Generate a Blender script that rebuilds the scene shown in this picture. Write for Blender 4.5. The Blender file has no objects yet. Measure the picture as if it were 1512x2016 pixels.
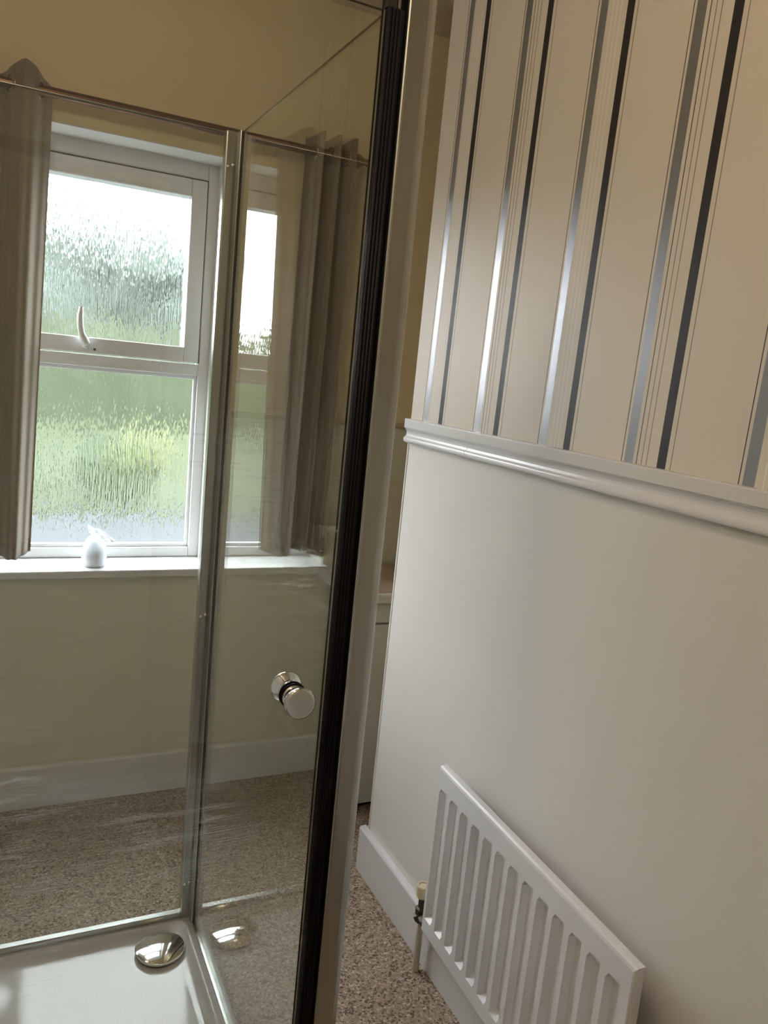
import bpy, bmesh, math, random
from mathutils import Matrix, Vector, noise

random.seed(7)
SC = bpy.context.scene
COL = SC.collection

# ------------------------------------------------------------------ camera, world, exposure
cam_d = bpy.data.cameras.new('camera'); cam = bpy.data.objects.new('camera', cam_d); COL.objects.link(cam)
RIGHT = Vector((0.89958825, -0.42580749, 0.09710283))
DOWN = Vector((0.01316452, -0.19579766, -0.98055595))
FWD = Vector((0.43654057, 0.88337493, -0.17053173))
m = Matrix.Identity(4)
for i in range(3):
    m[i][0] = RIGHT[i]; m[i][1] = -DOWN[i]; m[i][2] = -FWD[i]
m[2][3] = 1.45
cam.matrix_world = m
cam_d.sensor_fit = 'VERTICAL'; cam_d.sensor_height = 24.0; cam_d.sensor_width = 18.0
cam_d.lens = 1566.44 / 2016 * 24.0
cam_d.clip_start = 0.02
SC.camera = cam

w = bpy.data.worlds.new('overcast_sky'); SC.world = w; w.use_nodes = True
bg = w.node_tree.nodes['Background']
bg.inputs[0].default_value = (0.97, 0.955, 1.0, 1); bg.inputs[1].default_value = 5.4
w.cycles.sampling_method = 'NONE'     # the sky is only seen through the obscure panes, so it is found by the bounced rays

SC.view_settings.view_transform = 'Standard'; SC.view_settings.look = 'None'
SC.view_settings.gamma = 1.0; SC.view_settings.use_curve_mapping = False
SC.view_settings.exposure = 1.44
LAMP_W = 3.1
SC.cycles.use_denoising = True
SC.cycles.max_bounces = 7; SC.cycles.diffuse_bounces = 4; SC.cycles.glossy_bounces = 4
SC.cycles.transmission_bounces = 5; SC.cycles.transparent_max_bounces = 16
SC.cycles.use_adaptive_sampling = True; SC.cycles.adaptive_threshold = 0.03
SC.cycles.sample_clamp_indirect = 6.0

# ------------------------------------------------------------------ helpers: materials
def newmat(name):
    mt = bpy.data.materials.new(name); mt.use_nodes = True
    nt = mt.node_tree
    return mt, nt, nt.nodes['Principled BSDF'], nt.nodes['Material Output']

def N(nt, typ, **kw):
    n = nt.nodes.new(typ)
    for k, v in kw.items():
        setattr(n, k, v)
    return n

def L(nt, a, b):
    nt.links.new(a, b)

def math_n(nt, op, a, b=None, c=None):
    n = N(nt, 'ShaderNodeMath', operation=op)
    for i, v in enumerate((a, b, c)):
        if v is None: continue
        if isinstance(v, (int, float)): n.inputs[i].default_value = v
        else: L(nt, v, n.inputs[i])
    return n.outputs[0]

def plain(name, col, rough=0.5, metal=0.0, bump=0.0, scale=60.0, var=0.0, coat=0.0, spec=0.5):
    mt, nt, p, out = newmat(name)
    p.inputs['Base Color'].default_value = (*col, 1)
    p.inputs['Roughness'].default_value = rough
    p.inputs['Metallic'].default_value = metal
    p.inputs['Specular IOR Level'].default_value = spec
    p.inputs['Coat Weight'].default_value = coat
    if bump or var:
        geo = N(nt, 'ShaderNodeNewGeometry')
        nz = N(nt, 'ShaderNodeTexNoise'); nz.inputs['Scale'].default_value = scale; nz.inputs['Detail'].default_value = 4
        L(nt, geo.outputs['Position'], nz.inputs['Vector'])
        if bump:
            b = N(nt, 'ShaderNodeBump'); b.inputs['Strength'].default_value = bump; b.inputs['Distance'].default_value = 0.004
            L(nt, nz.outputs['Fac'], b.inputs['Height']); L(nt, b.outputs[0], p.inputs['Normal'])
        if var:
            nz2 = N(nt, 'ShaderNodeTexNoise'); nz2.inputs['Scale'].default_value = scale * 0.12; nz2.inputs['Detail'].default_value = 3
            L(nt, geo.outputs['Position'], nz2.inputs['Vector'])
            mx = N(nt, 'ShaderNodeMixRGB')
            mx.inputs[1].default_value = (*[c * (1 - var) for c in col], 1)
            mx.inputs[2].default_value = (*[min(1, c * (1 + var)) for c in col], 1)
            L(nt, nz2.outputs['Fac'], mx.inputs[0]); L(nt, mx.outputs[0], p.inputs['Base Color'])
    return mt

def zsplit(name, lo, hi, zcut, rough=0.6, bump=0.15):
    """painted wall: one colour below a height, another above"""
    mt, nt, p, out = newmat(name)
    geo = N(nt, 'ShaderNodeNewGeometry'); sx = N(nt, 'ShaderNodeSeparateXYZ'); L(nt, geo.outputs['Position'], sx.inputs[0])
    st = math_n(nt, 'GREATER_THAN', sx.outputs['Z'], zcut)
    mx = N(nt, 'ShaderNodeMixRGB'); mx.inputs[1].default_value = (*lo, 1); mx.inputs[2].default_value = (*hi, 1)
    L(nt, st, mx.inputs[0]); L(nt, mx.outputs[0], p.inputs['Base Color'])
    p.inputs['Roughness'].default_value = rough
    nz = N(nt, 'ShaderNodeTexNoise'); nz.inputs['Scale'].default_value = 25; nz.inputs['Detail'].default_value = 6
    L(nt, geo.outputs['Position'], nz.inputs['Vector'])
    b = N(nt, 'ShaderNodeBump'); b.inputs['Strength'].default_value = bump; b.inputs['Distance'].default_value = 0.004
    L(nt, nz.outputs['Fac'], b.inputs['Height']); L(nt, b.outputs[0], p.inputs['Normal'])
    return mt

def glass_mat(name, tint, smear=0.0, edge=False):
    """clear sheet glass: transparent body plus Fresnel reflection on each surface"""
    mt, nt, p, out = newmat(name)
    nt.nodes.remove(p)
    tr = N(nt, 'ShaderNodeBsdfTransparent'); tr.inputs[0].default_value = (*tint, 1)
    gl = N(nt, 'ShaderNodeBsdfGlossy'); gl.inputs['Roughness'].default_value = 0.0
    gl.inputs[0].default_value = (1, 1, 1, 1)
    lw = N(nt, 'ShaderNodeLayerWeight'); lw.inputs[0].default_value = 0.5
    p5 = math_n(nt, 'POWER', lw.outputs['Facing'], 5.0)
    fr = math_n(nt, 'MULTIPLY_ADD', p5, 0.95, 0.04)
    mix = N(nt, 'ShaderNodeMixShader'); L(nt, fr, mix.inputs[0]); L(nt, tr.outputs[0], mix.inputs[1]); L(nt, gl.outputs[0], mix.inputs[2])
    last = mix
    if smear:
        geo = N(nt, 'ShaderNodeNewGeometry')
        mp = N(nt, 'ShaderNodeMapping'); mp.inputs['Rotation'].default_value = (0, math.radians(-6), 0)
        mp.inputs['Scale'].default_value = (1.2, 1.2, 45)
        L(nt, geo.outputs['Position'], mp.inputs[0])
        nz = N(nt, 'ShaderNodeTexNoise'); nz.inputs['Scale'].default_value = 3.0; nz.inputs['Detail'].default_value = 5
        nz.inputs['Distortion'].default_value = 0.4
        L(nt, mp.outputs[0], nz.inputs['Vector'])
        n2 = N(nt, 'ShaderNodeTexNoise'); n2.inputs['Scale'].default_value = 2.2; L(nt, geo.outputs['Position'], n2.inputs['Vector'])
        # thin wiped streaks: a narrow band of the stretched noise, only in patches
        a = math_n(nt, 'ABSOLUTE', math_n(nt, 'SUBTRACT', nz.outputs['Fac'], 0.5))
        s = math_n(nt, 'LESS_THAN', a, 0.016)
        g = N(nt, 'ShaderNodeMapRange'); g.inputs[1].default_value = 0.55; g.inputs[2].default_value = 0.75
        L(nt, n2.outputs['Fac'], g.inputs[0])
        f = math_n(nt, 'MULTIPLY', math_n(nt, 'MULTIPLY', s, g.outputs[0]), smear)
        f = math_n(nt, 'ADD', f, 0.006)
        tl = N(nt, 'ShaderNodeBsdfTranslucent'); tl.inputs[0].default_value = (0.9, 0.9, 0.9, 1)
        m2 = N(nt, 'ShaderNodeMixShader'); L(nt, f, m2.inputs[0]); L(nt, last.outputs[0], m2.inputs[1]); L(nt, tl.outputs[0], m2.inputs[2])
        last = m2
    L(nt, last.outputs[0], out.inputs[0])
    return mt

def obscure_mat():
    """obscured window glass with long vertical ripples"""
    mt, nt, p, out = newmat('obscure_glass')
    nt.nodes.remove(p)
    geo = N(nt, 'ShaderNodeNewGeometry')
    def nz(sx, sz, det, dist):
        mp = N(nt, 'ShaderNodeMapping'); mp.inputs['Scale'].default_value = (sx, 1, sz); L(nt, geo.outputs['Position'], mp.inputs[0])
        n = N(nt, 'ShaderNodeTexNoise'); n.inputs['Scale'].default_value = 1.0; n.inputs['Detail'].default_value = det
        n.inputs['Distortion'].default_value = dist
        L(nt, mp.outputs[0], n.inputs['Vector']); return n.outputs['Fac']
    h = math_n(nt, 'ADD', nz(190, 9, 2, 0.15), math_n(nt, 'MULTIPLY', nz(80, 6, 2, 0.3), 1.0))
    h = math_n(nt, 'ADD', h, math_n(nt, 'MULTIPLY', nz(240, 34, 1, 0.2), 0.8))
    b = N(nt, 'ShaderNodeBump'); b.inputs['Strength'].default_value = 1.0; b.inputs['Distance'].default_value = 0.022
    L(nt, h, b.inputs['Height'])
    rf = N(nt, 'ShaderNodeBsdfRefraction'); rf.inputs['IOR'].default_value = 1.10; rf.inputs['Roughness'].default_value = 0.05
    rf.inputs[0].default_value = (0.97, 0.99, 1, 1)
    L(nt, b.outputs[0], rf.inputs['Normal'])
    gl = N(nt, 'ShaderNodeBsdfGlossy'); gl.inputs['Roughness'].default_value = 0.15; L(nt, b.outputs[0], gl.inputs['Normal'])
    m2 = N(nt, 'ShaderNodeMixShader'); m2.inputs[0].default_value = 0.05
    L(nt, rf.outputs[0], m2.inputs[1]); L(nt, gl.outputs[0], m2.inputs[2])
    L(nt, m2.outputs[0], out.inputs[0])
    return mt

def clear_mat():
    mt, nt, p, out = newmat('clear_glass_back'); nt.nodes.remove(p)
    tr = N(nt, 'ShaderNodeBsdfTransparent'); tr.inputs[0].default_value = (0.97, 1, 0.99, 1)
    L(nt, tr.outputs[0], out.inputs[0]); return mt

def wallpaper_mat():
    """cream paper printed with black, silver and hairline stripes; repeats every 0.502 m along the wall"""
    mt, nt, p, out = newmat('striped_wallpaper')
    geo = N(nt, 'ShaderNodeNewGeometry'); sx = N(nt, 'ShaderNodeSeparateXYZ'); L(nt, geo.outputs['Position'], sx.inputs[0])
    P = 0.502
    # paper hung a hair out of plumb
    yy = math_n(nt, 'MULTIPLY_ADD', sx.outputs['Z'], 0.016, sx.outputs['Y'])
    u = math_n(nt, 'DIVIDE', math_n(nt, 'SUBTRACT', 1.93, yy), P)
    u = math_n(nt, 'FRACT', u)
    cream = (0.76, 0.70, 0.61); dark = (0.03, 0.028, 0.03); line = (0.05, 0.045, 0.045); brown = (0.30, 0.24, 0.18)
    silver = (0.36, 0.37, 0.39); pale = (0.90, 0.88, 0.84)
    # everything below is metres from the start of the repeat
    items = [(.0725, .0745, line), (.0800, .1005, silver), (.1150, .1165, pale), (.1270, .1285, pale), (.1390, .1405, pale),
             (.1565, .1755, dark), (.1840, .1853, brown),
             (.3215, .3235, line), (.3285, .3510, silver), (.3575, .3593, line), (.3700, .3712, brown), (.3820, .3832, brown),
             (.3945, .3958, brown), (.4075, .4265, dark), (.4365, .4378, brown)]
    cr = N(nt, 'ShaderNodeValToRGB'); cr.color_ramp.interpolation = 'CONSTANT'
    el = cr.color_ramp.elements
    while len(el) > 1: el.remove(el[-1])
    el[0].position = 0; el[0].color = (*cream, 1)
    for a, b, c in items:
        e = el.new(a / P); e.color = (*c, 1)
        e = el.new(b / P); e.color = (*cream, 1)
    L(nt, u, cr.inputs[0])
    # worn silver foil near the rail
    nz = N(nt, 'ShaderNodeTexNoise'); nz.inputs['Scale'].default_value = 22; nz.inputs['Detail'].default_value = 5
    L(nt, geo.outputs['Position'], nz.inputs['Vector'])
    L(nt, cr.outputs[0], p.inputs['Base Color'])
    def band(a, b):
        return math_n(nt, 'MULTIPLY', math_n(nt, 'GREATER_THAN', u, a / P), math_n(nt, 'LESS_THAN', u, b / P))
    ms = math_n(nt, 'ADD', band(.0800, .1005), band(.3285, .3510))
    L(nt, math_n(nt, 'MULTIPLY', ms, 0.75), p.inputs['Metallic'])
    rg = math_n(nt, 'MULTIPLY_ADD', ms, -0.12, 0.46)
    L(nt, math_n(nt, 'MULTIPLY_ADD', nz.outputs['Fac'], 0.08, rg), p.inputs['Roughness'])
    b = N(nt, 'ShaderNodeBump'); b.inputs['Strength'].default_value = 0.08; b.inputs['Distance'].default_value = 0.003
    n3 = N(nt, 'ShaderNodeTexNoise'); n3.inputs['Scale'].default_value = 9; n3.inputs['Detail'].default_value = 3
    L(nt, geo.outputs['Position'], n3.inputs['Vector']); L(nt, n3.outputs['Fac'], b.inputs['Height']); L(nt, b.outputs[0], p.inputs['Normal'])
    return mt

def floor_mat():
    mt, nt, p, out = newmat('speckled_floor')
    geo = N(nt, 'ShaderNodeNewGeometry')
    vo = N(nt, 'ShaderNodeTexVoronoi'); vo.inputs['Scale'].default_value = 210; vo.inputs['Randomness'].default_value = 1
    L(nt, geo.outputs['Position'], vo.inputs['Vector'])
    sp = N(nt, 'ShaderNodeSeparateColor'); L(nt, vo.outputs['Color'], sp.inputs[0])
    cr = N(nt, 'ShaderNodeValToRGB'); el = cr.color_ramp.elements
    el[0].position = 0; el[0].color = (0.10, 0.07, 0.052, 1)
    el[1].position = 1; el[1].color = (0.66, 0.56, 0.47, 1)
    for q, c in ((.14, (0.17, 0.12, 0.09)), (.32, (0.34, 0.255, 0.18)), (.75, (0.41, 0.315, 0.225)), (.92, (0.53, 0.44, 0.345))):
        e = el.new(q); e.color = (*c, 1)
    L(nt, sp.outputs[0], cr.inputs[0]); L(nt, cr.outputs[0], p.inputs['Base Color'])
    p.inputs['Roughness'].default_value = 0.75
    b = N(nt, 'ShaderNodeBump'); b.inputs['Strength'].default_value = 0.3; b.inputs['Distance'].default_value = 0.002
    L(nt, sp.outputs[1], b.inputs['Height']); L(nt, b.outputs[0], p.inputs['Normal'])
    return mt

def fabric_mat():
    mt, nt, p, out = newmat('linen_curtain')
    geo = N(nt, 'ShaderNodeNewGeometry')
    def nz(s):
        mp = N(nt, 'ShaderNodeMapping'); mp.inputs['Scale'].default_value = s; L(nt, geo.outputs['Position'], mp.inputs[0])
        n = N(nt, 'ShaderNodeTexNoise'); n.inputs['Scale'].default_value = 1; n.inputs['Detail'].default_value = 3
        L(nt, mp.outputs[0], n.inputs['Vector']); return n.outputs['Fac']
    f = math_n(nt, 'MULTIPLY', math_n(nt, 'ADD', nz((700, 700, 50)), nz((80, 80, 900))), 0.5)
    cr = N(nt, 'ShaderNodeValToRGB'); el = cr.color_ramp.elements
    el[0].position = .3; el[0].color = (0.22, 0.172, 0.132, 1); el[1].position = .7; el[1].color = (0.40, 0.325, 0.25, 1)
    L(nt, f, cr.inputs[0]); L(nt, cr.outputs[0], p.inputs['Base Color'])
    p.inputs['Roughness'].default_value = 0.9; p.inputs['Sheen Weight'].default_value = 0.25
    b = N(nt, 'ShaderNodeBump'); b.inputs['Strength'].default_value = 0.25; b.inputs['Distance'].default_value = 0.001
    L(nt, f, b.inputs['Height']); L(nt, b.outputs[0], p.inputs['Normal'])
    tl = N(nt, 'ShaderNodeBsdfTranslucent'); L(nt, cr.outputs[0], tl.inputs[0])
    mx = N(nt, 'ShaderNodeMixShader'); mx.inputs[0].default_value = 0.16
    L(nt, p.outputs[0], mx.inputs[1]); L(nt, tl.outputs[0], mx.inputs[2]); L(nt, mx.outputs[0], out.inputs[0])
    return mt

def film_mat():
    mt, nt, p, out = newmat('thin_white_polythene'); nt.nodes.remove(p)
    d = N(nt, 'ShaderNodeBsdfDiffuse'); d.inputs[0].default_value = (0.9, 0.92, 0.95, 1)
    t = N(nt, 'ShaderNodeBsdfTranslucent'); t.inputs[0].default_value = (0.9, 0.93, 0.98, 1)
    tr = N(nt, 'ShaderNodeBsdfTransparent'); g = N(nt, 'ShaderNodeBsdfGlossy'); g.inputs['Roughness'].default_value = 0.2
    a = N(nt, 'ShaderNodeMixShader'); a.inputs[0].default_value = 0.5; L(nt, d.outputs[0], a.inputs[1]); L(nt, t.outputs[0], a.inputs[2])
    b = N(nt, 'ShaderNodeMixShader'); b.inputs[0].default_value = 0.2; L(nt, a.outputs[0], b.inputs[1]); L(nt, tr.outputs[0], b.inputs[2])
    c = N(nt, 'ShaderNodeMixShader'); c.inputs[0].default_value = 0.06; L(nt, b.outputs[0], c.inputs[1]); L(nt, g.outputs[0], c.inputs[2])
    L(nt, c.outputs[0], out.inputs[0]); return mt

M = {}
M['cream'] = plain('cream_wall_paint', (0.81, 0.785, 0.735), 0.42, bump=0.22, scale=22, var=0.015)
M['far'] = zsplit('two_tone_wall_paint', (0.72, 0.69, 0.57), (0.81, 0.69, 0.46), 1.275)
M['tan'] = plain('tan_paint', (0.62, 0.52, 0.33), 0.6)
M['paper'] = wallpaper_mat()
M['ceil'] = plain('ceiling_paint', (0.70, 0.62, 0.46), 0.8, bump=0.1)
M['reveal'] = plain('white_reveal_paint', (0.80, 0.80, 0.77), 0.55, bump=0.06, scale=30)
M['gloss'] = plain('white_gloss_paint', (0.78, 0.78, 0.80), 0.25, bump=0.04, scale=30)
M['upvc'] = plain('white_upvc', (0.80, 0.81, 0.84), 0.3)
M['gasket'] = plain('black_window_gasket', (0.02, 0.02, 0.025), 0.5)
M['floor'] = floor_mat()
M['chrome'] = plain('polished_chrome', (0.82, 0.84, 0.87), 0.07, 1.0)
M['satin'] = plain('satin_silver_frame', (0.47, 0.485, 0.465), 0.22, 1.0)
M['steel'] = plain('dull_screw_steel', (0.75, 0.75, 0.75), 0.2, 1.0)
M['rubber'] = plain('black_rubber_seal', (0.010, 0.010, 0.015), 0.5, spec=0.2)
M['acrylic'] = plain('white_acrylic_tray', (0.56, 0.555, 0.56), 0.08, spec=0.32)
M['glass'] = glass_mat('clear_shower_glass', (0.955, 0.975, 0.955))
M['glass_front'] = glass_mat('clear_shower_glass_wiped', (0.975, 0.985, 0.975), smear=0.32)
M['glass_edge'] = plain('green_glass_edge', (0.10, 0.09, 0.045), 0.2)
M['obscure'] = obscure_mat()
M['clear'] = clear_mat()
M['fabric'] = fabric_mat()
M['rod'] = plain('brown_bronze_pole', (0.16, 0.085, 0.055), 0.3, 0.7)
M['eyelet'] = plain('dull_eyelet_metal', (0.40, 0.37, 0.34), 0.2, 1.0)
M['wood'] = plain('brown_wood_finial', (0.25, 0.15, 0.07), 0.4)
M['film'] = film_mat()
M['bottle'] = plain('white_plastic', (0.85, 0.87, 0.92), 0.4)
M['enamel'] = plain('white_radiator_enamel', (0.80, 0.80, 0.82), 0.28)
M['capcream'] = plain('aged_cream_plastic', (0.70, 0.62, 0.42), 0.4)
M['brass'] = plain('tarnished_brass', (0.10, 0.085, 0.07), 0.45, 0.8, bump=0.5, scale=120)
M['pipe'] = plain('painted_pipe', (0.62, 0.58, 0.50), 0.4)
M['counter'] = plain('beige_worktop', (0.55, 0.44, 0.35), 0.3, var=0.06)
M['unit'] = plain('white_vanity_laminate', (0.68, 0.67, 0.66), 0.3)
M['shadowgap'] = plain('dark_groove', (0.05, 0.045, 0.04), 0.8)
M['grass'] = plain('lawn_grass', (0.021, 0.032, 0.0065), 0.9, var=0.85, scale=11)
M['paving'] = plain('grey_paving', (0.024, 0.029, 0.037), 0.9, var=0.6, scale=20)
M['leaf'] = plain('hazed_tree_foliage', (0.080, 0.098, 0.088), 0.9, var=0.6, scale=12)  # paler, greyer green: distance haze is put into the leaf colour
mt, nt, p, out = newmat('warm_lamp_dome')
p.inputs['Base Color'].default_value = (0.9, 0.88, 0.82, 1)
p.inputs['Emission Color'].default_value = (1.0, 0.74, 0.46, 1); p.inputs['Emission Strength'].default_value = 1.5; mt.cycles.emission_sampling = 'NONE'
M['lampglow'] = mt
M['hedge'] = plain('hedge_leaves', (0.040, 0.053, 0.028), 0.9, var=0.8, scale=14)
M['shrub_dark'] = plain('dark_shrub_leaves', (0.016, 0.034, 0.014), 0.9, var=0.3, scale=9)
M['shrub_gold'] = plain('yellow_shrub_leaves', (0.11, 0.12, 0.045), 0.9, var=0.3, scale=9)
M['bark'] = plain('tree_bark', (0.05, 0.04, 0.03), 0.9)

# ------------------------------------------------------------------ helpers: geometry
def link(o, parent=None):
    COL.objects.link(o)
    if parent: o.parent = parent
    return o

def mesh_obj(name, bm, mat, parent=None, smooth=False, bevel=0.0, seg=2):
    me = bpy.data.meshes.new(name)
    bmesh.ops.recalc_face_normals(bm, faces=bm.faces)
    bm.to_mesh(me); bm.free()
    mats = mat if isinstance(mat, (list, tuple)) else [mat]
    for k in mats: me.materials.append(M[k])
    if smooth:
        for p in me.polygons: p.use_smooth = True
    o = bpy.data.objects.new(name, me)
    if bevel:
        b = o.modifiers.new('bevel', 'BEVEL'); b.width = bevel; b.segments = seg; b.limit_method = 'ANGLE'
    return link(o, parent)

def tag(o, label=None, cat=None, group=None, kind=None):
    if label: o['label'] = label
    if cat: o['category'] = cat
    if group: o['group'] = group
    if kind: o['kind'] = kind
    return o

def thing(name, loc, label, cat, group=None):
    o = bpy.data.objects.new(name, None); o.empty_display_size = 0.05
    o.location = loc; COL.objects.link(o)
    return tag(o, label, cat, group)

def box(bm, x0, x1, y0, y1, z0, z1, off=(0, 0, 0)):
    ox, oy, oz = off
    v = [bm.verts.new((x - ox, y - oy, z - oz)) for x in (x0, x1) for y in (y0, y1) for z in (z0, z1)]
    return [bm.faces.new([v[i] for i in f]) for f in ((0, 1, 3, 2), (4, 6, 7, 5), (0, 4, 5, 1), (2, 3, 7, 6), (0, 2, 6, 4), (1, 5, 7, 3))]

def boxo(name, dims, mat, parent=None, bevel=0.0, off=(0, 0, 0), seg=2):
    bm = bmesh.new(); box(bm, *dims, off=off)
    return mesh_obj(name, bm, mat, parent, bevel=bevel, seg=seg)

def lathe(bm, prof, axis, org, n=32):
    """prof: list of (t along axis, radius)"""
    a = Vector(axis).normalized(); org = Vector(org)
    u = a.orthogonal().normalized(); v = a.cross(u)
    rings = []
    for t, r in prof:
        c = org + a * t
        if r < 1e-6: rings.append([bm.verts.new(c)])
        else: rings.append([bm.verts.new(c + (u * math.cos(2 * math.pi * k / n) + v * math.sin(2 * math.pi * k / n)) * r) for k in range(n)])
    for A, B in zip(rings, rings[1:]):
        for k in range(n):
            k2 = (k + 1) % n
            if len(A) == 1 and len(B) == 1: continue
            if len(A) == 1: bm.faces.new((A[0], B[k], B[k2]))
            elif len(B) == 1: bm.faces.new((A[k], A[k2], B[0]))
            else: bm.faces.new((A[k], A[k2], B[k2], B[k]))

def tube(bm, pts, r, n=14):
    pts = [Vector(p) for p in pts]; rings = []
    for i, p in enumerate(pts):
        d = (pts[min(i + 1, len(pts) - 1)] - pts[max(i - 1, 0)]).normalized()
        u = d.cross(Vector((0.31, 0.52, 0.79))).normalized(); v = d.cross(u)
        rings.append([bm.verts.new(p + (u * math.cos(2 * math.pi * k / n) + v * math.sin(2 * math.pi * k / n)) * (r[i] if isinstance(r, (list, tuple)) else r)) for k in range(n)])
    for A, B in zip(rings, rings[1:]):
        for k in range(n): bm.faces.new((A[k], A[(k + 1) % n], B[(k + 1) % n], B[k]))
    bm.faces.new(rings[0][::-1]); bm.faces.new(rings[-1])

def extrude_profile(bm, prof, fn, t0, t1):
    """prof: closed list of 2D points; fn(p, t) -> xyz"""
    A = [bm.verts.new(fn(p, t0)) for p in prof]; B = [bm.verts.new(fn(p, t1)) for p in prof]
    n = len(prof)
    for k in range(n): bm.faces.new((A[k], A[(k + 1) % n], B[(k + 1) % n], B[k]))
    bm.faces.new(A[::-1]); bm.faces.new(B)

def sph(bm, c, rx, ry, rz, n=20, amp=0.0, fq=3.0, seed=0.0):
    g = bmesh.ops.create_uvsphere(bm, u_segments=n, v_segments=max(8, n // 2), radius=1)
    for v in g['verts']:
        d = v.co.copy()
        s = 1 + amp * noise.noise(d * fq + Vector((seed, seed * 1.7, 0)))
        v.co = Vector((c[0] + d.x * rx * s, c[1] + d.y * ry * s, c[2] + d.z * rz * s))

# ------------------------------------------------------------------ room shell
XL, XR, YF, YN, ZC = -0.50, 0.992, 2.524, -0.80, 2.55   # left wall, striped wall, window wall, wall behind, ceiling
YC, XA = 1.90, 1.98                                       # outer corner of striped wall, far side of the alcove
WX0, WX1, WZ0, WZ1 = -0.148, 0.620, 0.760, 2.043            # window opening

tag(boxo('floor', (XL - .1, XA + .1, YN - .1, YF + .3, -0.10, 0.0), 'floor'), 'speckled brown and beige floor covering', kind='structure')
tag(boxo('ceiling', (XL - .1, XA + .1, YN - .1, YF + .3, ZC, ZC + .1), 'ceil'), 'plain cream painted ceiling', kind='structure')
tag(boxo('wall_left', (XL - .1, XL, YN, YF, 0, ZC), 'cream'), 'cream wall on the closed side of the shower', kind='structure')
tag(boxo('wall_near', (XL, XR, YN - .1, YN, 0, ZC), 'cream'), 'cream wall facing the window wall', kind='structure')
tag(boxo('wall_alcove', (XA, XA + .1, YC, YF, 0, ZC), 'tan'), 'tan end wall of the vanity alcove', kind='structure')

# window wall as one mesh with an opening
bm = bmesh.new()
YT = YF + 0.24
for d in ((XL - .1, WX0, YF, YT, 0, ZC), (WX1, XA + .1, YF, YT, 0, ZC), (WX0, WX1, YF, YT, 0, WZ0), (WX0, WX1, YF, YT, WZ1, ZC)):
    box(bm, *d)
tag(mesh_obj('wall_far', bm, 'far'), 'window wall, tan above and greyer cream below', kind='structure')

# striped wall: papered above the dado rail, cream below, tan on the return into the alcove
bm = bmesh.new()
def quad(pts, mi):
    f = bm.faces.new([bm.verts.new(p) for p in pts]); f.material_index = mi
ZD = 1.31
quad([(XR, YN, ZD), (XR, YC, ZD), (XR, YC, ZC), (XR, YN, ZC)], 1)
quad([(XR, YN, 0), (XR, YC, 0), (XR, YC, ZD), (XR, YN, ZD)], 0)
quad([(XR, YC, 0), (XA + .1, YC, 0), (XA + .1, YC, ZC), (XR, YC, ZC)], 2)
quad([(XR, YN, 0), (XA + .1, YN, 0), (XA + .1, YN, ZC), (XR, YN, ZC)], 0)
quad([(XA + .1, YN, 0), (XA + .1, YC, 0), (XA + .1, YC, ZC), (XA + .1, YN, ZC)], 2)
quad([(XR, YN, ZC), (XR, YC, ZC), (XA + .1, YC, ZC), (XA + .1, YN, ZC)], 2)
quad([(XR, YN, 0), (XR, YC, 0), (XA + .1, YC, 0), (XA + .1, YN, 0)], 2)
bmesh.ops.remove_doubles(bm, verts=bm.verts, dist=1e-5)
tag(mesh_obj('wall_right', bm, ['cream', 'paper', 'tan']), 'wall with striped paper above a dado rail and cream paint below', kind='structure')

# skirting boards
def skirt(name, fn, t0, t1, label):
    bm = bmesh.new()
    extrude_profile(bm, [(0, 0), (.0205, 0), (.0205, .131), (.0165, .1365), (0, .137)], fn, t0, t1)
    return tag(mesh_obj(name, bm, 'gloss', bevel=0.0015), label, kind='structure')
skirt('baseboard_far', lambda p, t: (t, YF - p[0], p[1]), XL, XA, 'white skirting board along the window wall')
skirt('baseboard_right', lambda p, t: (XR - p[0], t, p[1]), YN, YC + .022, 'white skirting board under the radiator wall')
skirt('baseboard_return', lambda p, t: (t, YC + p[0], p[1]), XR, XA, 'white skirting board on the alcove return')
skirt('baseboard_near', lambda p, t: (t, YN + p[0], p[1]), XL, XR - .021, 'white skirting board behind the shower viewer')
skirt('baseboard_left', lambda p, t: (XL + p[0], t, p[1]), YN + .021, 0.98, 'white skirting board beside the shower tray')

# dado rail: two butted lengths on the striped wall
rail = bpy.data.objects.new('trim_1', None); COL.objects.link(rail); rail.location = (XR, YC, 1.275)
tag(rail, 'grey-white moulded dado rail under the striped paper', kind='structure')
prof = [(0, 0), (.006, 0), (.012, .002)]
prof += [(.015 + .0045 * math.sin(a), .0095 - .0075 * math.cos(a)) for a in [math.pi * k / 8 for k in range(1, 8)]]
prof += [(.0135, .0185), (.0115, .024), (.0115, .029), (.0135, .034), (.0175, .038), (.0175, .0405), (.0205, .0405), (.0205, .0625), (.019, .0645), (0, .0645)]
for a, b in ((1.5828, YC - .004), (YN, 1.5820)):
    bm = bmesh.new()
    extrude_profile(bm, prof, lambda p, t: (-p[0], t - YC, p[1]), a, b)
    mesh_obj('rail_length', bm, 'gloss', rail, bevel=0.0006)
# slim dado bead on the window wall, either side of the window
t2 = bpy.data.objects.new('trim_2', None); COL.objects.link(t2); t2.location = (1.0, YF, 1.265); tag(t2, 'slim painted dado bead on the window wall', kind='structure')
for a, b in ((WX1 + .05, XA), (XL, WX0 - .05)):
    bm = bmesh.new(); box(bm, a, b, YF - .008, YF + .002, 1.266, 1.284, off=(1.0, YF, 1.265)); mesh_obj('bead_length', bm, 'tan', t2, bevel=.002)
tag(boxo('trim_3', (XR - .002, XR + .004, YC - .005, YC + .003, .137, 1.275), 'cream', bevel=.002), 'pale corner bead on the edge of the radiator wall', kind='structure')

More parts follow.
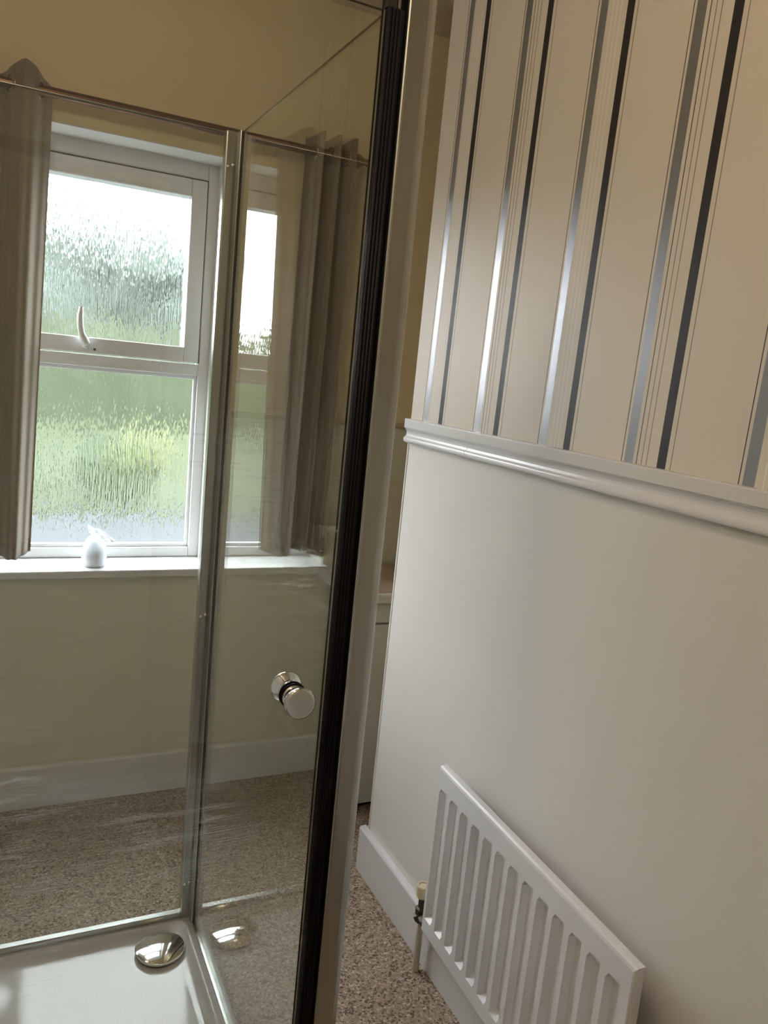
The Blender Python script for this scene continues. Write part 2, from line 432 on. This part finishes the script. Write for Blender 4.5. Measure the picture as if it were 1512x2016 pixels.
# ------------------------------------------------------------------ ceiling lamp (lit, warm)
lamp = thing('ceiling_lamp', (-.12, .70, ZC), 'round flush ceiling lamp with warm white dome', 'lamp')
bm = bmesh.new(); lathe(bm, [(0, 0), (0, .17), (.018, .17), (.022, .165), (.022, 0)], (0, 0, -1), (0, 0, 0), 40); mesh_obj('lamp_base', bm, 'upvc', lamp)
bm = bmesh.new(); lathe(bm, [(.022, .155)] + [(.022 + .075 * math.sin(a), .155 * math.cos(a)) for a in (.2, .45, .7, .95, 1.2, 1.4)] + [(.097, 0)], (0, 0, -1), (0, 0, 0), 40); mesh_obj('lamp_dome', bm, 'lampglow', lamp, smooth=True)
ld = bpy.data.lights.new('lamp_light', 'POINT'); ld.energy = LAMP_W; ld.color = (1.0, 0.80, 0.57); ld.shadow_soft_size = 0.06
lo = bpy.data.objects.new('lamp_light', ld); link(lo, lamp); lo.location = (0, 0, -.165)

# ------------------------------------------------------------------ window
win = bpy.data.objects.new('window_1', None); COL.objects.link(win); KW = 2.65 / 2.59                      # frame members below are laid out for 2.59 m and sized up to sit 2.65 m away
win.location = (0.235 * KW, 2.65, 1.45 + (WZ0 - 1.45) * KW); win.scale = (KW, 1, KW)
bpy.context.view_layer.update()
def stay(o):
    o.matrix_parent_inverse = win.matrix_world.inverted(); return o
tag(win, 'white plastic window with rippled obscure glass', kind='structure')
WO = (0.235, 2.59, WZ0)
FY0, FY1 = 2.590, 2.650
def wbox(name, d, mat='upvc', parent=win, bevel=.003):
    return boxo(name, d, mat, parent, bevel=bevel, off=WO)
# white lining of the opening
bm = bmesh.new()
for d in ((WX1 - .004, WX1 + .0, YF - .001, YT, WZ0, WZ1), (WX0, WX0 + .004, YF - .001, YT, WZ0, WZ1), (WX0, WX1, YF - .001, YT, WZ1 - .004, WZ1)):
    box(bm, *d)
stay(mesh_obj('reveal_lining', bm, 'reveal', win))
SILLZ = 0.774
sl = stay(boxo('window_sill', (WX0 - .012, WX1 + .012, 2.488, 2.755, SILLZ - .024, SILLZ), 'gloss', win, bevel=.004))
fx0, fx1, fz0, fz1 = -.136, .606, .790, WZ1 - .008
# outer frame: jambs, head, bottom, transom, each a length with a glazing step
def member(name, x0, x1, z0, z1, y0=FY0, y1=FY1, parent=win, bevel=.004):
    return wbox(name, (x0, x1, y0, y1, z0, z1), 'upvc', parent, bevel)
member('frame_jamb', .570, fx1, fz0, fz1); member('frame_jamb', fx0, -.100, fz0, fz1)
member('frame_head', -.100, .570, 1.977, fz1); member('frame_base', -.100, .570, fz0, .822)
member('transom', -.100, .570, 1.383, 1.420)
# glazing beads around the lower fixed light
for d in ((.560, .570, .822, 1.383), (-.100, -.090, .822, 1.383)):
    member('glazing_bead', *d, 2.602, 2.62, bevel=.003)
for d in ((-.090, .560, .822, .833), (-.090, .560, 1.372, 1.383)):
    member('glazing_bead', *d, 2.602, 2.62, bevel=.003)
def pane(name, x0, x1, z0, z1, y, parent):
    bm = bmesh.new(); fs = box(bm, x0, x1, y, y + .004, z0, z1, off=WO)
    for f in fs: f.material_index = 0 if f.calc_center_median().y < (y - WO[1] + .001) else 1
    return mesh_obj(name, bm, ['obscure', 'clear'], parent)
pane('pane', -.095, .566, .826, 1.379, 2.616, win)
# top-hung opening sash, a dark seal line round it
sash = wbox('sash', (.519, .566, 2.578, 2.64, 1.424, 1.973), 'upvc', win)
sash['label'] = 'top-hung opening sash with lever handle'
wbox('sash_stile', (-.096, -.049, 2.578, 2.64, 1.424, 1.973), 'upvc', sash)
wbox('sash_rail', (-.049, .519, 2.578, 2.64, 1.424, 1.471), 'upvc', sash)
wbox('sash_rail', (-.049, .519, 2.578, 2.64, 1.922, 1.973), 'upvc', sash)
wbox('sash_seal', (.566, .5705, 2.5885, 2.63, 1.424, 1.973), 'gasket', sash, 0)
wbox('sash_seal', (-.1, .570, 2.5885, 2.63, 1.973, 1.9775), 'gasket', sash, 0)
pane('sash_pane', -.055, .525, 1.465, 1.928, 2.606, sash)
# window lever: upright blade, rounded pivot with key hole, on a base plate
bm = bmesh.new()
hx, hz = .229, 1.449
pts = [(hx - .017, 1.556), (hx - .019, 1.53), (hx - .018, 1.50), (hx - .013, 1.478), (hx - .004, 1.460), (hx + .003, 1.446)]
tube(bm, [Vector((x - WO[0], 2.556 - WO[1], z - WO[2])) for x, z in pts], [.006, .0085, .009, .0095, .0115, .010], 14)
mesh_obj('handle', bm, 'upvc', sash, smooth=True)
bm = bmesh.new(); lathe(bm, [(0, 0), (0, .012), (.022, .011), (.024, .008), (.024, 0)], (0, -1, 0), (hx - WO[0], 2.579 - WO[1], 1.450 - WO[2]), 20)
mesh_obj('handle_pivot', bm, 'upvc', sash, smooth=False)
bm = bmesh.new(); lathe(bm, [(0, 0), (0, .0062), (.003, .0058), (.003, 0)], (0, -1, 0), (hx + .004 - WO[0], 2.5545 - WO[1], 1.452 - WO[2]), 16)
mesh_obj('key_hole', bm, 'gasket', sash)
wbox('latch_plate', (hx + .012, hx + .034, 2.572, 2.579, 1.432, 1.442), 'upvc', sash, .001)
wbox('latch_hole', (hx + .022, hx + .029, 2.5705, 2.5725, 1.4335, 1.4405), 'gasket', sash, 0)

# ------------------------------------------------------------------ outside
tag(boxo('ground_paving', (-30, 45, 2.9, 11.5, -.75, -.70), 'paving'), 'grey paved yard outside the window', kind='structure')
bm = bmesh.new(); box(bm, -60, 90, 11.5, 75, -.75, -.66)
tag(mesh_obj('ground_lawn', bm, 'grass'), 'green lawn beyond the paved yard', kind='structure')
def tree(x, y, h, r, label, seed):
    t = thing('garden_tree', (x, y, -.66), label, 'tree', 'trees beyond the lawn')
    bm = bmesh.new(); tube(bm, [(0, 0, -.05), (.05, 0, h * .3), (0, .05, h * .6)], [.22, .17, .1], 10); mesh_obj('trunk', bm, 'bark', t)
    bm = bmesh.new(); rr = random.Random(seed)
    for k in range(9):
        a = rr.uniform(0, 6.28); q = rr.uniform(0, .6) * r
        s = rr.uniform(.45, .7) * r
        sph(bm, (q * math.cos(a), q * math.sin(a), h * rr.uniform(.32, .76)), s, s, s * rr.uniform(.6, .9), 18, .35, 2.5, seed + k)
    mesh_obj('crown', bm, 'leaf', t, smooth=True)
for k, (x, y, h, r, lb) in enumerate((
        (-1.6, 31, 7.6, 2.7, 'tall round tree beyond the lawn, tallest of the row'),
        (1.9, 38, 7.9, 2.9, 'round tree standing behind the gap beside the tallest'),
        (4.5, 31, 6.9, 2.6, 'round tree beyond the lawn, second in height of the front row'),
        (9.2, 38, 7.2, 2.7, 'spreading tree standing behind the shorter front trees'),
        (10.6, 31, 6.0, 2.6, 'short bushy tree at the end of the front row'),
        (16.0, 38, 6.6, 2.7, 'lone tree past the short bushy one'))):
    tree(x, y, h, r, lb, k * 3.1)

bm = bmesh.new(); rows = []
for i in range(141):
    x = -24 + .35 * i; row = []
    for k in range(15):
        a = math.pi * k / 14
        d = Vector((0, -1.0 * math.cos(a), 2.7 * min(1.0, 1.6 * math.sin(a)) if 0 < k < 14 else -.05))
        n_ = 1 + .16 * noise.noise(Vector((x * 1.3, d.y * 2, d.z * 1.3)))
        row.append(bm.verts.new((x, 27 + d.y * n_, -.66 + d.z * n_)))
    rows.append(row)
for A, B in zip(rows, rows[1:]):
    for k in range(14): bm.faces.new((A[k], A[k + 1], B[k + 1], B[k]))
bm.faces.new(rows[0]); bm.faces.new(rows[-1][::-1])
tag(mesh_obj('hedge', bm, 'hedge', smooth=True), 'long clipped green hedge between the lawn and the trees', 'hedge')
for k, (x, y, q, mt_, lb) in enumerate(((.75, 12.6, .75, 'shrub_dark', 'dark green rounded shrub at the edge of the lawn'),
                                        (3.35, 15.5, .7, 'shrub_gold', 'yellow-green rounded shrub on the lawn'))):
    t = thing('garden_shrub', (x, y, -.66), lb, 'shrub')
    bm = bmesh.new(); tube(bm, [(0, 0, -.05), (0, 0, .5)], .05, 6); mesh_obj('stem', bm, 'bark', t)
    bm = bmesh.new(); rr = random.Random(k + 40)
    for j in range(6): sph(bm, (rr.uniform(-.4, .4) * q, rr.uniform(-.4, .4) * q, q * rr.uniform(.22, .75)), q * .6, q * .6, q * .5, 14, .3, 3, j)
    mesh_obj('foliage', bm, mt_, t, smooth=True)

# ------------------------------------------------------------------ curtain pole and curtains
RY, RZ = 2.458, 2.096
pole = thing('curtain_pole', (0.4, RY, RZ), 'brown metal curtain pole with turned finials above the window', 'curtain pole')
PO = Vector((0.4, RY, RZ))
bm = bmesh.new(); lathe(bm, [(0, 0), (0, .0135), (1.42, .0135), (1.42, 0)], (1, 0, 0), (-.42 - PO.x, 0, 0), 20)
mesh_obj('pole', bm, 'rod', pole, smooth=False)
for x, s in ((1.0, 1), (-.42, -1)):
    bm = bmesh.new(); lathe(bm, [(0, 0), (0, .020), (.006, .021), (.020, .012), (.028, .008), (.040, .014), (.056, .022), (.062, .019), (.064, 0)], (s, 0, 0), (x - PO.x, 0, 0), 20)
    mesh_obj('finial', bm, 'wood', pole, smooth=True)
for x in (.64, -.28):
    bm = bmesh.new()
    tube(bm, [(x - PO.x, YF - PO.y - .001, -.03), (x - PO.x, .0, -.03), (x - PO.x, 0, -.012)], .006, 10)
    lathe(bm, [(0, .02), (.006, .02), (.006, 0)], (0, -1, 0), (x - PO.x, YF - PO.y - .0005, -.03), 16)
    mesh_obj('pole_bracket', bm, 'rod', pole)

def curtain(name, label, grom, xa, xb, amp, zb, lean, seed):
    """eyelet curtain: weaves in front of and behind the pole between its eyelets"""
    half = (grom[-1] - grom[0]) / (len(grom) - 1)
    o = thing(name, ((xa + xb) / 2, RY, zb), label, 'curtain', 'pair of eyelet curtains')
    C = Vector(((xa + xb) / 2, RY, zb)); ZT = 2.150
    def Y(x, f): return RY - amp * math.sin(math.pi * (x - grom[0]) / half) * (1 + .15 * f * math.sin(9 * x + seed)) + (.004 + .003 * f) * math.sin(2 * math.pi * x / (half * .42) + seed + 1.5 * f)
    nx, nz = 150, 36
    def surf(z0, z1, nz, push=0.0, top=True):
        bm = bmesh.new(); rows = []
        for j in range(nz + 1):
            f = j / nz; row = []
            for i in range(nx + 1):
                x = xa + (xb - xa) * i / nx
                fw = math.sin(math.pi * (x - grom[0]) / half)
                zt = z1 - (min(.014, half * .2) * (1 - fw) if top else 0)
                z = zt + (z0 - zt) * f
                q = (ZT - z) / (ZT - zb)
                y = Y(x, q) - push
                xx = x + lean * q * ((x - xa) / (xb - xa)) + .006 * q * math.sin(31 * x + seed)
                row.append(bm.verts.new((xx - C.x, y - C.y, z - C.z + (.004 * math.sin(40 * x + seed) if (not top or f == 1) and z0 == zb and f == 1 else 0))))
            rows.append(row)
        for A, B in zip(rows, rows[1:]):
            for i in range(nx): bm.faces.new((A[i], A[i + 1], B[i + 1], B[i]))
        return bm
    c = mesh_obj('cloth', surf(zb, ZT, nz), 'fabric', o, smooth=True)
    sd = c.modifiers.new('thickness', 'SOLIDIFY'); sd.thickness = .0016; sd.offset = 0
    h = mesh_obj('hem', surf(zb + .001, zb + .040, 4, .0014, False), 'fabric', o, smooth=True)
    sd = h.modifiers.new('thickness', 'SOLIDIFY'); sd.thickness = .001; sd.offset = 0
    for k, gx in enumerate(grom):
        s = 1 if k % 2 == 0 else -1
        # the cloth crosses the pole here at a slant; the ring lies in the cloth
        slope = amp * math.pi / half * (1 if k % 2 == 0 else -1)
        nrm = Vector((slope, 1, 0)).normalized()
        bm = bmesh.new(); u = nrm.cross(Vector((0, 0, 1))); R, r, n, q = .0215, .003, 24, 8; rg = []
        for a in range(n):
            t = 2 * math.pi * a / n; d = u * math.cos(t) + Vector((0, 0, 1)) * math.sin(t)
            rg.append([bm.verts.new(Vector((gx - C.x, 0, RZ - zb)) + d * (R + r * math.cos(2 * math.pi * b / q)) + nrm * r * math.sin(2 * math.pi * b / q)) for b in range(q)])
        for a in range(n):
            for b in range(q): bm.faces.new((rg[a][b], rg[(a + 1) % n][b], rg[(a + 1) % n][(b + 1) % q], rg[a][(b + 1) % q]))
        mesh_obj('eyelet', bm, 'eyelet', o, smooth=True)
    return o
curtain('curtain', 'brown-grey linen eyelet curtain drawn partly across the window pane', [.016 - .142, .016 - .071, .016, .087], -.190, .120, .046, .832, -.026, 1.0)
curtain('curtain', 'brown-grey linen eyelet curtain bunched against the pole finial, clear of the pane', [.858 + .0265 * k for k in range(6)], .838, 1.002, .042, .840, -.004, 2.3)

# ------------------------------------------------------------------ little bag on the sill
bag = thing('plastic_bag', (.272, 2.548, SILLZ), 'small translucent white knotted plastic bag standing on the window sill', 'bag')
bm = bmesh.new()
rings = []
for z, r, dx in ((0, .022, 0), (.001, .031, 0), (.006, .036, 0), (.03, .0375, 0), (.055, .0355, 0), (.072, .032, .001), (.086, .026, .002), (.094, .019, .003), (.098, .014, .004)):
    ring = []
    for k in range(36):
        a = 2 * math.pi * k / 36
        rr = r * (1 + .07 * noise.noise(Vector((math.cos(a) * 2.2, math.sin(a) * 2.2, z * 45))))
        ring.append(bm.verts.new((dx + rr * math.cos(a), rr * .8 * math.sin(a), z)))
    rings.append(ring)
for A, B in zip(rings, rings[1:]):
    for k in range(36): bm.faces.new((A[k], A[(k + 1) % 36], B[(k + 1) % 36], B[k]))
bm.faces.new(rings[0][::-1]); bm.faces.new(rings[-1])
mesh_obj('bag_body', bm, 'film', bag, smooth=True)
# loose flap above the knot
bm = bmesh.new(); rows = []
pa = [(-.020, .132), (-.004, .121), (.012, .117), (.030, .106), (.046, .091), (.060, .080)]
pb = [(-.021, .108), (-.010, .098), (.004, .095), (.018, .090), (.036, .079), (.052, .075)]
for i in range(6):
    rows.append([bm.verts.new((pa[i][0] + (pb[i][0] - pa[i][0]) * f, .010 * math.sin(4 * i + 5 * f) * (1 - .3 * f), pa[i][1] + (pb[i][1] - pa[i][1]) * f)) for f in (0, .25, .5, .75, 1)])
for A, B in zip(rows, rows[1:]):
    for k in range(4): bm.faces.new((A[k], A[k + 1], B[k + 1], B[k]))
fl = mesh_obj('bag_flap', bm, 'film', bag, smooth=True)
sd = fl.modifiers.new('thickness', 'SOLIDIFY'); sd.thickness = .001
bm = bmesh.new(); lathe(bm, [(0.002, 0), (.002, .026), (.05, .026), (.062, .018), (.066, .012), (.078, .012), (.078, 0)], (0, 0, 1), (0, 0, 0), 24)
mesh_obj('bag_contents', bm, 'bottle', bag, smooth=False)

# ------------------------------------------------------------------ shower tray
TZ = 0.10
TX0, TX1, TY0, TY1 = XL + .002, 0.462, 0.985, 1.762
tray = thing('shower_tray', (0.0, 1.37, 0), 'white acrylic shower tray with a raised rim and rounded corners', 'shower tray')
def rrect(x0, x1, y0, y1, r, z, n=8):
    pts = []
    for cx, cy, a0 in ((x1 - r, y1 - r, 0), (x0 + r, y1 - r, 90), (x0 + r, y0 + r, 180), (x1 - r, y0 + r, 270)):
        for k in range(n + 1):
            a = math.radians(a0 + 90 * k / n); pts.append((cx + r * math.cos(a), cy + r * math.sin(a) - 1.37, z))
    return pts
bm = bmesh.new(); prev = None
lev = [(0, .012, 0.0), (0, .012, TZ - .006), (.002, .012, TZ - .001), (.006, .012, TZ), (.034, .022, TZ), (.0365, .024, TZ + .0015), (.040, .026, TZ + .0015),
       (.043, .030, TZ - .0005), (.0455, .034, TZ - .004), (.053, .042, TZ - .014), (.060, .046, TZ - .0175), (.072, .052, TZ - .019), (.13, .06, TZ - .021), (.25, .05, TZ - .023)]
for ins, r, z in lev:
    cur = [bm.verts.new(p) for p in rrect(TX0 + ins, TX1 - ins, TY0 + ins, TY1 - ins, r, z)]
    if prev:
        n = len(cur)
        for k in range(n): bm.faces.new((prev[k], prev[(k + 1) % n], cur[(k + 1) % n], cur[k]))
    else: bm.faces.new(cur[::-1])
    prev = cur
bm.faces.new(prev)
mesh_obj('tray_body', bm, 'acrylic', tray, smooth=True)
DX, DY, DZ = 0.3524, 1.6572, TZ - .0195
bm = bmesh.new()
dome = [(0, 0), (0, .050), (.006, .050), (.006, .0555), (.0105, .0565), (.0125, .0555)]
R = .19
dome += [(.0125 + (math.sqrt(R * R - q * q) - math.sqrt(R * R - .0555 ** 2)), q) for q in (.054, .05, .044, .036, .028, .02, .012, .006)] + [(.0125 + R - math.sqrt(R * R - .0555 ** 2), 0)]
lathe(bm, dome, (0, 0, 1), (DX, DY - 1.37, DZ), 48)
dr = mesh_obj('drain_cover', bm, 'chrome', tray, smooth=True); dr['label'] = 'domed chrome waste cover'
bm = bmesh.new(); lathe(bm, [(-.002, .050), (.0055, .0515), (.0058, .043), (0, .043)], (0, 0, 1), (DX, DY - 1.37, DZ), 40)
mesh_obj('drain_ring', bm, 'rubber', tray)

# ------------------------------------------------------------------ shower enclosure
enc = thing('shower_enclosure', (.44, 1.37, TZ), 'framed glass shower enclosure with silver posts, black door seal and chrome knob', 'shower enclosure')
EO = (.44, 1.37, TZ)
def gbox(name, d, mat, parent=enc):
    bm = bmesh.new(); fs = box(bm, *d, off=EO)
    big = max(f.calc_area() for f in fs)
    for f in fs: f.material_index = 0 if f.calc_area() > big * .5 else 1
    return mesh_obj(name, bm, [mat, 'glass_edge'], parent)
def ebox(name, d, mat, parent=enc, bevel=.0):
    return boxo(name, d, mat, parent, bevel=bevel, off=EO)
GT = 1.905
gbox('far_glass', (XL + .03, .414, 1.736, 1.742, TZ + .014, GT), 'glass')
ebox('far_bottom_rail', (XL + .004, .414, 1.730, 1.748, TZ, TZ + .016), 'satin', bevel=.002)
ebox('far_top_edge', (XL + .03, .414, 1.7355, 1.7425, GT, GT + .0016), 'satin')
ebox('wall_profile', (XL + .001, XL + .032, 1.724, 1.754, TZ, GT + .004), 'satin', bevel=.003)
gbox('side_glass', (.438, .442, 1.0265, 1.702, TZ + .006, GT), 'glass')
ebox('side_bottom_seal', (.4355, .4445, 1.030, 1.702, TZ, TZ + .007), 'satin')
# corner post: channel for the far glass, hairline gap, then the side profile
post = ebox('corner_post', (.411, .4365, 1.727, 1.752, TZ, GT + .004), 'satin', bevel=.003)
ebox('post_gap', (.4362, .4375, 1.7265, 1.740, TZ, GT), 'rubber', post)
ebox('side_profile', (.4335, .4475, 1.702, 1.7268, TZ, GT + .004), 'satin', post, bevel=.0025)
ebox('glazing_gasket', (.4355, .437, 1.6985, 1.702, TZ + .006, GT), 'rubber', post)
ebox('side_profile_ridge', (.432, .4338, 1.714, 1.7175, TZ, GT), 'satin', post)
for z in (1.838, .869, .194):
    for k, (x, y) in enumerate(((.418, 1.727), (.428, 1.7265))):
        bm = bmesh.new(); lathe(bm, [(0, 0), (0, .0042), (.0022, .0038), (.0034, .002), (.0036, 0)], (0, -1, 0), (x - EO[0], y - EO[1], z + .004 * k - EO[2]), 14)
        mesh_obj('screw', bm, 'steel', post, smooth=True)
# front corner post: rounded silver column on the outside of the black magnetic strip
bm = bmesh.new()
pf = [(.4580, 1.026)] + [(.4580, .999)] + [(.4580 + .004 * (1 - math.cos(a)), .999 - .0045 * math.sin(a)) for a in (.5, 1.0, 1.57)]
pf += [(.472, .9945), (.485, .9945)] + [(.485 + .017 * math.sin(a), .9945 + .017 * (1 - math.cos(a))) for a in (.3, .6, .9, 1.2, 1.57)] + [(.502, 1.026)]
extrude_profile(bm, pf, lambda p, t: (p[0] - EO[0], p[1] - EO[1], t - EO[2]), TZ + .0002, GT + .06)
fp = mesh_obj('front_post', bm, 'satin', enc)
fp['label'] = 'rounded silver corner column'
ebox('head_rail', (XL + .002, .4580, 1.000, 1.030, GT + .026, GT + .062), 'satin', bevel=.003)
# black magnetic strip with fine ribs
seal = ebox('magnetic_seal', (.4345, .4578, 1.006, 1.026, TZ + .004, GT), 'rubber', enc, bevel=.002)
seal['label'] = 'ribbed black magnetic door seal'
for x in (.4370, .4420, .4470, .4520):
    bm = bmesh.new()
    lathe(bm, [(0, 0), (0, .0022), (GT - TZ - .006, .0022), (GT - TZ - .006, 0)], (0, 0, 1), (x - EO[0], 1.0062 - EO[1], .005), 10)
    mesh_obj('seal_rib', bm, 'rubber', seal, smooth=True)
ebox('seal_cap', (.4335, .4470, 1.010, 1.026, GT, GT + .024), 'shadowgap', seal)
ebox('seal_cap', (.4475, .4515, 1.008, 1.026, GT - .004, GT + .025), 'satin', seal)
ebox('seal_cap', (.4520, .4578, 1.012, 1.026, GT, GT + .026), 'rubber', seal)
# glass door across the opening
door = gbox('door_glass', (XL + .035, .4300, 1.012, 1.018, TZ + .012, GT - .004), 'glass_front')
door['label'] = 'clear glass shower door'
ebox('door_hinge_profile', (XL + .002, XL + .035, 1.000, 1.030, TZ + .004, GT + .026), 'satin', bevel=.003)
ebox('door_edge_strip', (.4300, .4324, 1.0115, 1.0185, TZ + .012, GT - .004), 'satin', door)
KX, KZ = .3845, .984
def knob(name, sgn, y):
    bm = bmesh.new()
    lathe(bm, [(0, 0), (0, .0175), (.0035, .0175), (.0040, .0165), (.0070, .0165), (.013, .0175), (.019, .0205), (.0225, .0225), (.027, .0232), (.0295, .0225), (.031, .020), (.0312, .0)],
          (0, sgn, 0), (KX - EO[0], y - EO[1], KZ - EO[2]), 40)
    k = mesh_obj(name, bm, 'chrome', door, smooth=False)
    for p in k.data.polygons: p.use_smooth = abs(p.normal.y) < .98
    return k
knob('knob', -1, 1.0105); knob('knob', 1, 1.0195)
for y in (1.0105, 1.018):
    bm = bmesh.new(); lathe(bm, [(0, 0), (0, .0195), (.0015, .0195), (.0015, 0)], (0, 1, 0), (KX - EO[0], y - EO[1], KZ - EO[2]), 32)
    mesh_obj('knob_washer', bm, 'rubber', door)

# ------------------------------------------------------------------ radiator on the striped wall
RL, RZ0, RZ1 = .672, .136, .566
rad = thing('radiator', (.936, 1.470, RZ0), 'white fluted panel radiator hung low on the cream wall', 'radiator')
rad.rotation_euler = (0, 0, -math.radians(1.75))      # local -Y runs along the wall towards the room; near end stands off further
TH = .020
bm = bmesh.new()
cols = [(0, .004), (.0015, .0012), (.005, 0)]
npitch = 13; pitch = (RL - .024) / npitch
for k in range(npitch):
    s = .012 + k * pitch
    cols += [(s, 0), (s + .0065, 1), (s + .0285, 1), (s + .0350, 0)]
cols += [(RL - .005, 0), (RL - .0015, .0012), (RL, .004)]
H = RZ1 - RZ0
rowz = [(0, .004), (.0015, .0012), (.005, 0), (.040, 0), (.052, 1), (H - .062, 1), (H - .050, 0), (H - .008, 0), (H - .003, .0018), (H, .006)]
DEP = .0145
grid = []
for z, rz in rowz:
    row = []
    for s, rc in cols:
        if rz == 1 and rc == 1: d = DEP
        else: d = max(rz if rz != 1 else 0, rc if rc != 1 else 0)
        row.append(bm.verts.new((d, -s, z)))
    grid.append(row)
back = [[bm.verts.new((TH, -s, z)) for s, _ in cols] for z, _ in rowz]
nr, nc = len(rowz), len(cols)
for G in (grid, back):
    for i in range(nr - 1):
        for j in range(nc - 1): bm.faces.new((G[i][j], G[i][j + 1], G[i + 1][j + 1], G[i + 1][j]))
for i in range(nr - 1):
    for j in (0, nc - 1): bm.faces.new((grid[i][j], grid[i + 1][j], back[i + 1][j], back[i][j]))
for j in range(nc - 1):
    for i in (0, nr - 1): bm.faces.new((grid[i][j], grid[i][j + 1], back[i][j + 1], back[i][j]))
mesh_obj('panel', bm, 'enamel', rad)
for s in (.12, .55):
    boxo('wall_bracket', (TH, .062 if s < .3 else .075, -s - .015, -s + .015, .06, .36), 'enamel', rad, bevel=.002)
# lockshield valve, nut and tail at the far lower end
bm = bmesh.new(); lathe(bm, [(0, 0), (0, .0125), (.006, .0155), (.030, .0165), (.033, .0155), (.034, .012), (.031, .009), (.031, 0)], (0, 0, 1), (.012, .030, .064), 20)
v = mesh_obj('valve_cap', bm, 'capcream', rad, smooth=False); v['label'] = 'aged cream plastic valve cap'
bm = bmesh.new()
lathe(bm, [(0, 0), (0, .011), (.02, .011), (.024, .014), (.036, .014), (.040, .008), (.066, .008), (.066, 0)], (0, 0, 1), (.012, .030, -.002), 8)
lathe(bm, [(0, 0), (0, .009), (.012, .009), (.013, .013), (.030, .013), (.030, 0)], (0, -1, 0), (.012, .030, .014), 6)
lathe(bm, [(0, 0), (0, .012), (.010, .013), (.010, 0)], (-.7, .4, -.6), (.010, .032, .010), 7)
mesh_obj('valve_body', bm, 'brass', rad)
bm = bmesh.new(); lathe(bm, [(0, 0), (0, .0085), (.142, .0085), (.142, 0)], (0, 0, 1), (.0145, .028, -.136), 16)
mesh_obj('feed_pipe', bm, 'pipe', rad, smooth=False)

# ------------------------------------------------------------------ vanity unit in the alcove
van = thing('vanity_unit', (1.35, 2.36, 0), 'white vanity unit with beige worktop tucked into the alcove', 'vanity unit')
VO = (1.35, 2.36, 0)
boxo('plinth', (1.07, 1.74, 2.235, 2.49, 0, .055), 'shadowgap', van, off=VO)
boxo('carcass', (1.055, 1.755, 2.215, 2.50, .055, .735), 'unit', van, bevel=.002, off=VO)
for x0, x1 in ((1.058, 1.403), (1.407, 1.752)):
    d = boxo('door', (x0, x1, 2.197, 2.215, .03, .655), 'unit', van, bevel=.003, off=VO)
    bm = bmesh.new(); lathe(bm, [(0, 0), (0, .006), (.010, .005), (.016, .010), (.022, .009), (.024, 0)], (0, -1, 0), ((x1 - .04 if x0 < 1.1 else x0 + .04) - VO[0], 2.197 - VO[1], .60), 16)
    mesh_obj('handle', bm, 'chrome', d, smooth=True)
boxo('fascia', (1.058, 1.752, 2.197, 2.215, .662, .735), 'unit', van, bevel=.002, off=VO)
bm = bmesh.new()
pr = []
x0, x1, y0, y1, r = 1.000, 1.79, 2.165, 2.50, .07
for cx, cy, a0 in ((x1 - r, y0 + r, 270), (x1, y1, None), (x0, y1, None), (x0 + r, y0 + r, 180)):
    if a0 is None: pr.append((cx, cy))
    else: pr += [(cx + r * math.cos(math.radians(a0 + 90 * k / 8)), cy + r * math.sin(math.radians(a0 + 90 * k / 8))) for k in range(9)]
extrude_profile(bm, pr, lambda p, t: (p[0] - VO[0], p[1] - VO[1], t), .735, .766)
mesh_obj('worktop_edge', bm, 'unit', van, bevel=.008, seg=3)
bm = bmesh.new()
pr2 = [(min(max(x, x0 + .016), x1 - .016), max(y, y0 + .018)) for x, y in pr]
extrude_profile(bm, pr2, lambda p, t: (p[0] - VO[0], p[1] - VO[1], t), .764, .770)
bmesh.ops.remove_doubles(bm, verts=bm.verts, dist=1e-5)
mesh_obj('worktop', bm, 'counter', van, bevel=.002)
